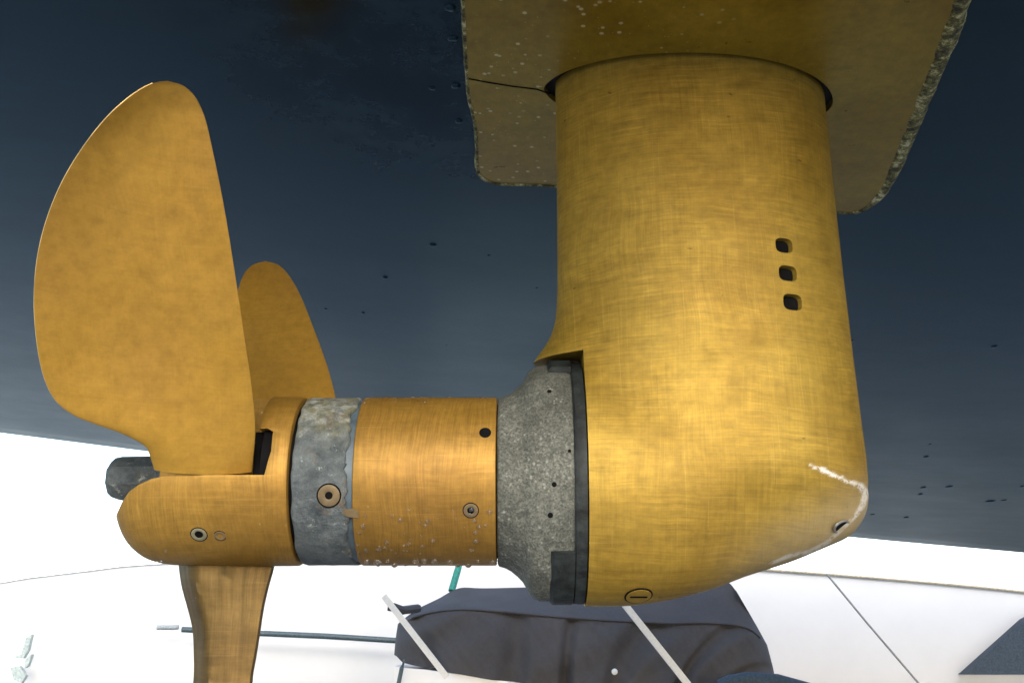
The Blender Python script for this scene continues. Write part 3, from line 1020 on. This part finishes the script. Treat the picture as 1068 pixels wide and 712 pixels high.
wpx = [(1007, 703), (1068, 645), (1110, 622), (1240, 640), (1260, 703)]
prism(bm, [P(a, b, YB - 0.03) for a, b in wpx], Vector((0, 0.2, 0)))
obj("window", bm, m_glass, wb, 0)
bm = bmesh.new()
tube(bm, [P(a, b, YB - 0.12) for a, b in ((190, 656), (230, 658), (270, 660), (340, 663), (420, 668))], 0.026, 10)
obj("hand_rail", bm, m_rail, wb)
bm = bmesh.new()
tube(bm, [P(a, b, YB - 0.1) for a, b in ((164, 654), (170, 654), (180, 654), (186, 653.5))], 0.022, 10)
obj("cleat", bm, simple("grey_cleat", (0.28, 0.31, 0.31), 0.4, bump=0), wb)
m_fit = simple("grey_green_fitting", (0.36, 0.42, 0.40), 0.5, bump=0.2)
bm = bmesh.new()
for poly in ([(15, 684), (22, 682), (27, 665), (33, 661), (29, 678), (24, 686), (16, 686)], [(11, 696), (20, 694), (27, 704), (22, 712), (14, 708)], [(26, 688), (33, 682), (29, 694), (26, 696)]):
    prism(bm, [P(a, b, YB - 0.06) for a, b in poly], Vector((0, 0.05, 0)))
obj("deck_fitting", bm, m_fit, wb, 0)

# canvas covered tender
YC = 7.6
cov = thing("covered_tender", (P(610, 700, YC).x, YC + 0.4, P(610, 712, YC).z - 0.1), "small boat shrouded in charcoal canvas with straps across, under the drive leg", "boat")
top = [(436, 634), (457, 624), (479, 613), (509, 613), (600, 611), (700, 609), (745, 608), (759, 607), (768, 616)]
mid = [(415, 650), (445, 640), (480, 636), (520, 638), (600, 645), (690, 650), (740, 650), (778, 655), (800, 672)]
bot = [(411, 684), (425, 692), (466, 700), (509, 708), (600, 722), (690, 730), (750, 732), (790, 730), (812, 728)]
NC = 160
T_ = crom([Vector((a, b, 0)) for a, b in top], NC)
M_ = crom([Vector((a, b, 0)) for a, b in mid], NC)
B_ = crom([Vector((a, b, 0)) for a, b in bot], NC)
bm = bmesh.new()
cols_ = []
for i in range(NC):
    u = i / (NC - 1)
    e = math.sqrt(max(1 - (2 * u - 1) ** 4, 0))
    col = []
    t3, m3, b3 = P(T_[i].x, T_[i].y, YC + 0.35 + 0.25 * e), P(M_[i].x, M_[i].y, YC + 0.35 - 0.25 * e), P(B_[i].x, B_[i].y, YC + 0.3 - 0.4 * e)
    seqs = [(b3, m3, 26), (m3, t3, 16)]
    for a, b, n in seqs:
        for k in range(n):
            f = k / n
            p = a.lerp(b, f)
            bulge = math.sin(math.pi * f) * (0.03 if a is b3 else 0.01)
            p = p + Vector((0, -bulge, 0))
            vv = (f if a is b3 else 1 + f)
            # folds fan out from the ridge corners
            w1 = (max(0, math.sin((u * 30 + (1 - vv) * (u - 0.35) * 14) + 3.0 * noise.noise(Vector((u * 4, vv * 0.6, 0))))) ** 2) * 0.11 * (1 - 0.5 * min(vv, 1))
            w2 = noise.noise(Vector((u * 9 - vv * 2, vv * 1.2, 3))) * 0.05 + noise.noise(Vector((u * 45 + vv * 7, vv * 1.5, 7))) * 0.012
            fade = 1.0 if vv < 1 else 0.35
            p = p + Vector((0, (w1 + w2) * fade * e, (w1 * 0.1) * fade))
            col.append(p)
    col.append(t3)
    bk = Vector((t3.x, t3.y + 0.9, b3.z)); col.append(Vector((t3.x, t3.y + 0.6, t3.z - 0.15))); col.append(bk)
    cols_.append(col)
loft(bm, cols_)
canv = obj("canvas_cover", bm, m_canvas, cov, 60)
bm = bmesh.new()
tube(bm, [Vector(c[26]) + Vector((0, -0.006, 0.004)) for c in cols_[6:-4]], 0.007, 6)
obj("canvas_seam", bm, m_canvas, canv)
bm = bmesh.new()
def strap(bm, a, b, w_px, Y):
    p, q = P(*a, Y), P(*b, Y)
    d = (q - p).normalized(); s = d.cross(Vector((0, 1, 0))).normalized() * (w_px * Y / FPX * 0.5)
    prism(bm, [p - s, p + s, q + s, q - s], Vector((0, 0.04, 0)))
strap(bm, (400, 621), (466, 706), 6, YC - 0.35)
obj("pale_strap", bm, m_strap, cov, 0)
bm = bmesh.new()
strap(bm, (640, 615), (725, 722), 6.5, YC - 0.35)
obj("pale_strap", bm, m_strap, cov, 0)
bm = bmesh.new()
tube(bm, [P(405, 632, YC - 0.3), P(411, 633, YC - 0.3), P(420, 636, YC - 0.2), P(436, 634, YC)], 0.03, 8)
obj("canvas_tie", bm, m_canvas, cov)
bm = bmesh.new()
tube(bm, [P(422, 688, YC - 0.12), P(419, 696, YC - 0.15), P(415, 716, YC - 0.15)], 0.015, 8)
obj("tie_cord", bm, m_rail, cov)
bm = bmesh.new()
bmesh.ops.create_icosphere(bm, subdivisions=2, radius=0.022, matrix=Matrix.Translation(P(641, 700, YC - 0.22)))
obj("snap_fastener", bm, m_strap, cov)
bm = bmesh.new()
lp = [(411, 694), (420, 696), (445, 698), (480, 703), (520, 709), (640, 724), (830, 740), (830, 900), (405, 900)]
prism(bm, [P(a, b, YC - 0.05) for a, b in lp], Vector((0, 1.3, 0)))
obj("tender_side", bm, m_white, cov, 0)

# green rope, blue canvas roll, stay wire
bm = bmesh.new()
tube(bm, [P(482, 575, YC + 0.8), P(478, 592, YC + 0.7), P(471, 616, YC + 0.6)], 0.028, 8)
tag(obj("green_rope", bm, m_green), "short green rope rising behind the charcoal canvas cover", "rope")
bm = bmesh.new()
pts_ = [P(a, b, YC - 0.6) for a, b in ((752, 717), (762, 712), (780, 709), (810, 711), (850, 722))]
tube(bm, pts_, 0.055, 14)
tag(obj("canvas_roll", bm, m_blue), "rolled dark blue canvas at the bottom edge, right of the canvas cover", "canvas roll")
bm = bmesh.new()
tube(bm, [P(862, 598, YB - 0.6), P(905, 650, YB - 0.6), P(965, 720, YB - 0.6), P(1100, 880, YB - 0.6)], 0.009, 6)
tag(obj("stay_wire", bm, m_wire), "thin grey wire slanting down across the white boat at the right", "wire")
